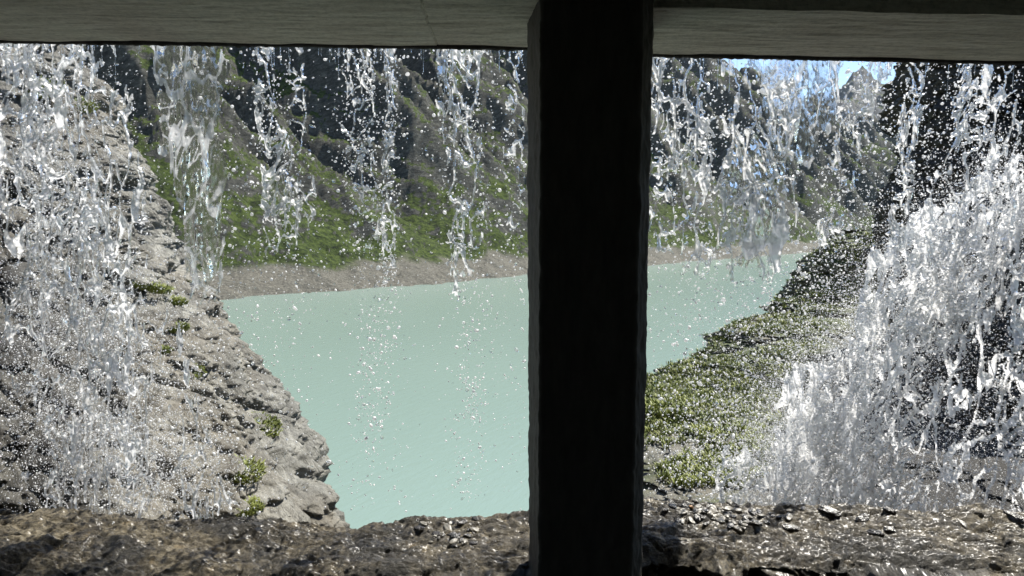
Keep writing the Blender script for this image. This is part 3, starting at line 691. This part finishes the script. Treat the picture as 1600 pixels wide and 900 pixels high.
# droplets
def octa(sub):
    V = [(1,0,0),(-1,0,0),(0,1,0),(0,-1,0),(0,0,1),(0,0,-1)]; Fc = [(0,2,4),(2,1,4),(1,3,4),(3,0,4),(2,0,5),(1,2,5),(3,1,5),(0,3,5)]
    V = [np.array(v, float) for v in V]
    for _ in range(sub):
        N = []; cache = {}
        def mid(a, b):
            k = (min(a, b), max(a, b))
            if k not in cache: m_ = V[a]+V[b]; V.append(m_/np.linalg.norm(m_)); cache[k] = len(V)-1
            return cache[k]
        for a, b, c in Fc:
            ab, bc, ca = mid(a, b), mid(b, c), mid(c, a); N += [(a, ab, ca), (b, bc, ab), (c, ca, bc), (ab, bc, ca)]
        Fc = N
    return np.array(V), np.array(Fc)
def drops(name, px, py, Y, rad, mat, sub, label, aniso=.5, seed=0):
    r = np.random.default_rng(seed); n = len(px); C = P(px, py, Y); U, Fc = octa(sub); m_ = len(U)
    if mat is WWHITE: U = np.array([(1., 0, 0), (0, 1, 0), (-1, 0, 0), (0, -1, 0), (.1, .1, .7)]); Fc = np.array([(0, 1, 4), (1, 2, 4), (2, 3, 4), (3, 0, 4)]); m_ = 5
    s = np.exp(r.normal(0, .28*aniso*2, (n, 3))); s /= np.cbrt(s.prod(1))[:, None]
    q = r.normal(size=(n, 4)); q /= np.linalg.norm(q, axis=1)[:, None]; a, b, c, d = q.T
    Rm = np.stack([1-2*(c*c+d*d), 2*(b*c-a*d), 2*(b*d+a*c), 2*(b*c+a*d), 1-2*(b*b+d*d), 2*(c*d-a*b), 2*(b*d-a*c), 2*(c*d+a*b), 1-2*(b*b+c*c)], -1).reshape(n, 3, 3)
    W = U[None]*s[:, None]*rad[:, None, None]
    W = np.einsum('nij,nkj->nki', Rm, W) + C[:, None]
    Fa = (Fc[None]+np.arange(n)[:, None, None]*m_).reshape(-1, 3)
    o = mesh_obj(name, W.reshape(-1, 3), Fa, mat)
    at = o.data.attributes.new('foam', 'FLOAT', 'POINT'); at.data.foreach_set('value', np.repeat(np.clip(r.normal(.75 if mat is WCLEAR else .9, .45, n), 0, 1.3), m_).astype(np.float32))
    return tag(o, label, 'droplets', kind='stuff')
def stream_pts(n, path, sd, jitter, Ym, Ys):
    r = np.random.default_rng(sd); path = np.array(path, float)
    wgt = path[:, 3]; yy = r.uniform(path[0, 0], path[-1, 0], n*3); k = r.uniform(0, wgt.max(), n*3) < np.interp(yy, path[:, 0], wgt)
    yy = yy[k][:n]; n = len(yy); cx = np.interp(yy, path[:, 0], path[:, 1]); hw = np.interp(yy, path[:, 0], path[:, 2])
    xx = cx+hw*r.normal(0, .6, n)
    xx += 10*fbm(yy/40, yy*0+sd, 0, 2)
    cl = fbm(xx/22, yy/30, sd*1.0, 2) > r.uniform(-.9, .5, n)
    return xx[cl], yy[cl], r.normal(Ym, Ys, cl.sum())
D = []
def add(n, path, sd, Ym=2.62, Ys=.12): D.append(stream_pts(n, path, sd, 0, Ym, Ys))
r0 = np.random.default_rng(99)
add(1700, [(75, 415, 30, .6), (250, 432, 45, 1), (420, 445, 55, .8), (600, 445, 60, .25), (780, 450, 60, .15)], 1)
add(2600, [(75, 555, 35, 1), (300, 570, 45, 1), (450, 590, 38, 1), (660, 578, 26, .9), (720, 570, 30, .3), (800, 560, 40, .2)], 2)
add(900, [(75, 612, 18, 1), (420, 606, 26, 1), (620, 605, 30, .5), (800, 610, 30, .2)], 3)
add(2300, [(75, 722, 50, .8), (300, 730, 50, 1), (450, 735, 36, 1), (620, 738, 26, 1), (780, 725, 25, .6)], 4)
add(800, [(75, 805, 25, 1), (400, 803, 28, .8), (780, 800, 30, .3)], 5)
add(1800, [(75, 300, 75, .4), (300, 325, 60, 1), (500, 330, 60, .8), (620, 350, 70, .3), (800, 360, 70, .3)], 6)
add(3000, [(85, 1065, 70, .6), (300, 1065, 70, 1), (600, 1085, 75, 1), (780, 1090, 85, .9)], 7)
add(3600, [(85, 1180, 80, .4), (300, 1165, 90, 1), (500, 1170, 90, .9), (650, 1150, 110, .6), (780, 1140, 110, .5)], 8)
add(1500, [(90, 1360, 50, .6), (300, 1310, 55, 1), (450, 1290, 50, .8)], 9)
px = np.concatenate([d[0] for d in D]+[r0.uniform(0, 1600, 2600)]); py = np.concatenate([d[1] for d in D]+[72+r0.uniform(0, 1, 2600)**1.1*730]); Y = np.concatenate([d[2] for d in D]+[r0.uniform(2.5, 3.1, 2600)])
ok = ~((px > 820) & (px < 1012)) & (Y > 2.48); px, py, Y = px[ok], py[ok], Y[ok]
rad = np.clip(np.exp(r0.normal(math.log(.0019), .5, len(px))), .0008, .0075)
drops('water_droplets', px, py, Y, rad, WCLEAR, 2, 'loose glassy droplets scattered between and below the streams', seed=5)

def cloud(n, blobs, sd, Y0, Ys, r_, mat, label, sub=0, clump=.3, name='water_spray'):
    r = np.random.default_rng(sd); xs, ys = [], []
    tot = sum(b[5] for b in blobs)
    for x, y, a, b, rot, wt in blobs:
        k = int(n*wt/tot); u, v = r.normal(0, .5, k)*a, r.normal(0, .5, k)*b; c, s = math.cos(R(rot)), math.sin(R(rot))
        xs.append(x+u*c-v*s); ys.append(y+u*s+v*c)
    x = np.concatenate(xs); y = np.concatenate(ys)
    cl = ridged((x+.6*y+14*fbm(x/60, y/60, sd, 2))/46, (y-.2*x)/90, sd, 5, .65)
    k = (cl > r.normal(.35, clump, len(x))) & (y > 98) & (y < 830) & (x > -60) & (x < 1680) & ~((x > 800) & (x < 1006))
    x, y = x[k], y[k]; rad = np.clip(np.exp(r.normal(math.log(r_), .5, len(x))), r_*.3, r_*4.5)
    print(label, len(x))
    return drops(name, x, y, r.normal(Y0, Ys, len(x)), rad, mat, sub, label, seed=sd)
cloud(80000, [(1560, 330, 120, 120, -45, 1.0), (1470, 470, 140, 120, -45, 1.2), (1245, 715, 150, 130, -50, 1.6), (1330, 560, 130, 170, -50, 1.2), (1400, 420, 170, 150, -45, .8), (1590, 300, 70, 90, -45, 1), (1490, 410, 150, 90, -45, 1.4), (1400, 500, 150, 100, -48, 1.8), (1310, 610, 120, 190, 30, 2.6), (1250, 730, 120, 100, -70, 2.2), (1420, 690, 200, 150, 0, .7), (1520, 600, 170, 220, 0, 1.6), (1500, 740, 220, 90, 0, 1.4)], 31, 3.5, .2, .0016, WWHITE, 'dense white spray thrown off the dark cliff at the right')
cloud(110000, [(1280, 650, 110, 180, -50, 1.6), (1235, 740, 130, 90, -70, 1.6), (1420, 450, 170, 110, -45, .9)], 35, 3.8, .2, .0010, WWHITE, 'fine drifting mist at the foot of the right hand cascade', clump=.9, name='water_mist')
cloud(12000, [(1500, 250, 170, 250, 0, 1), (1300, 560, 170, 260, 0, 1.2), (1120, 700, 150, 130, 0, .6), (1480, 650, 200, 220, 0, .8)], 32, 3.15, .12, .0022, WFOAM, 'glittering drops flying in front of the right hand cascade', sub=1)
cloud(40000, [(90, 250, 130, 260, 0, 1), (120, 480, 150, 180, 0, 1.2), (190, 640, 200, 190, 0, 1.8), (230, 740, 170, 110, 0, 1.2), (60, 640, 120, 200, 0, .7)], 33, 2.9, .22, .00125, WFOAM, 'sparkling spray of the cascade over the pale outcrop at the left', sub=1)
# short drips hanging from the beam edges
def drips():
    Vs, Fs = [], []; off = 0; r = np.random.default_rng(8)
    for k in range(170):
        px = r.uniform(0, 1600)
        if 815 < px < 1012: continue
        py = (66+px*.0125) if px < 830 else (85+(px-1020)*.0207)
        ln = r.exponential(16)+4; c = P(px, py-1, YO+.012); q = ln/F*2.5; rd = r.uniform(.0006, .0013)
        n = 9
        for j in range(n):
            t = j/(n-1); ww = rd*(1-.5*t)*(1+.4*math.sin(9*t+px)); 
            if t > .85: ww = rd*1.9
            if j == n-1: ww = rd*.2
            for i in range(6): a = i*math.pi/3; Vs.append((c[0]+ww*math.cos(a), c[1]+ww*math.sin(a), c[2]-q*t))
        for j in range(n-1):
            for i in range(6): Fs.append((off+j*6+i, off+j*6+(i+1) % 6, off+(j+1)*6+(i+1) % 6, off+(j+1)*6+i))
        off += n*6
    tag(mesh_obj('water_drips', np.array(Vs), np.array(Fs), WCLEAR), 'short drips hanging from the edge of the beams', 'drips', kind='stuff')
drips()

# ------------------------------------------------------------------ the air
def haze():
    o = box('haze', (-4200, -40, LAKE-45), (5200, 6800, 1500), TUN, 'stuff')
    m = bpy.data.materials.new('air'); m.use_nodes = True; t = m.node_tree
    t.nodes.remove(t.nodes['Principled BSDF'])
    v = t.nodes.new('ShaderNodeVolumePrincipled'); v.inputs['Density'].default_value = 1.4e-5; v.inputs['Color'].default_value = (.75, .87, 1, 1)
    t.links.new(v.outputs[0], t.nodes['Material Output'].inputs['Volume'])
    o.data.materials.clear(); o.data.materials.append(m)
haze()
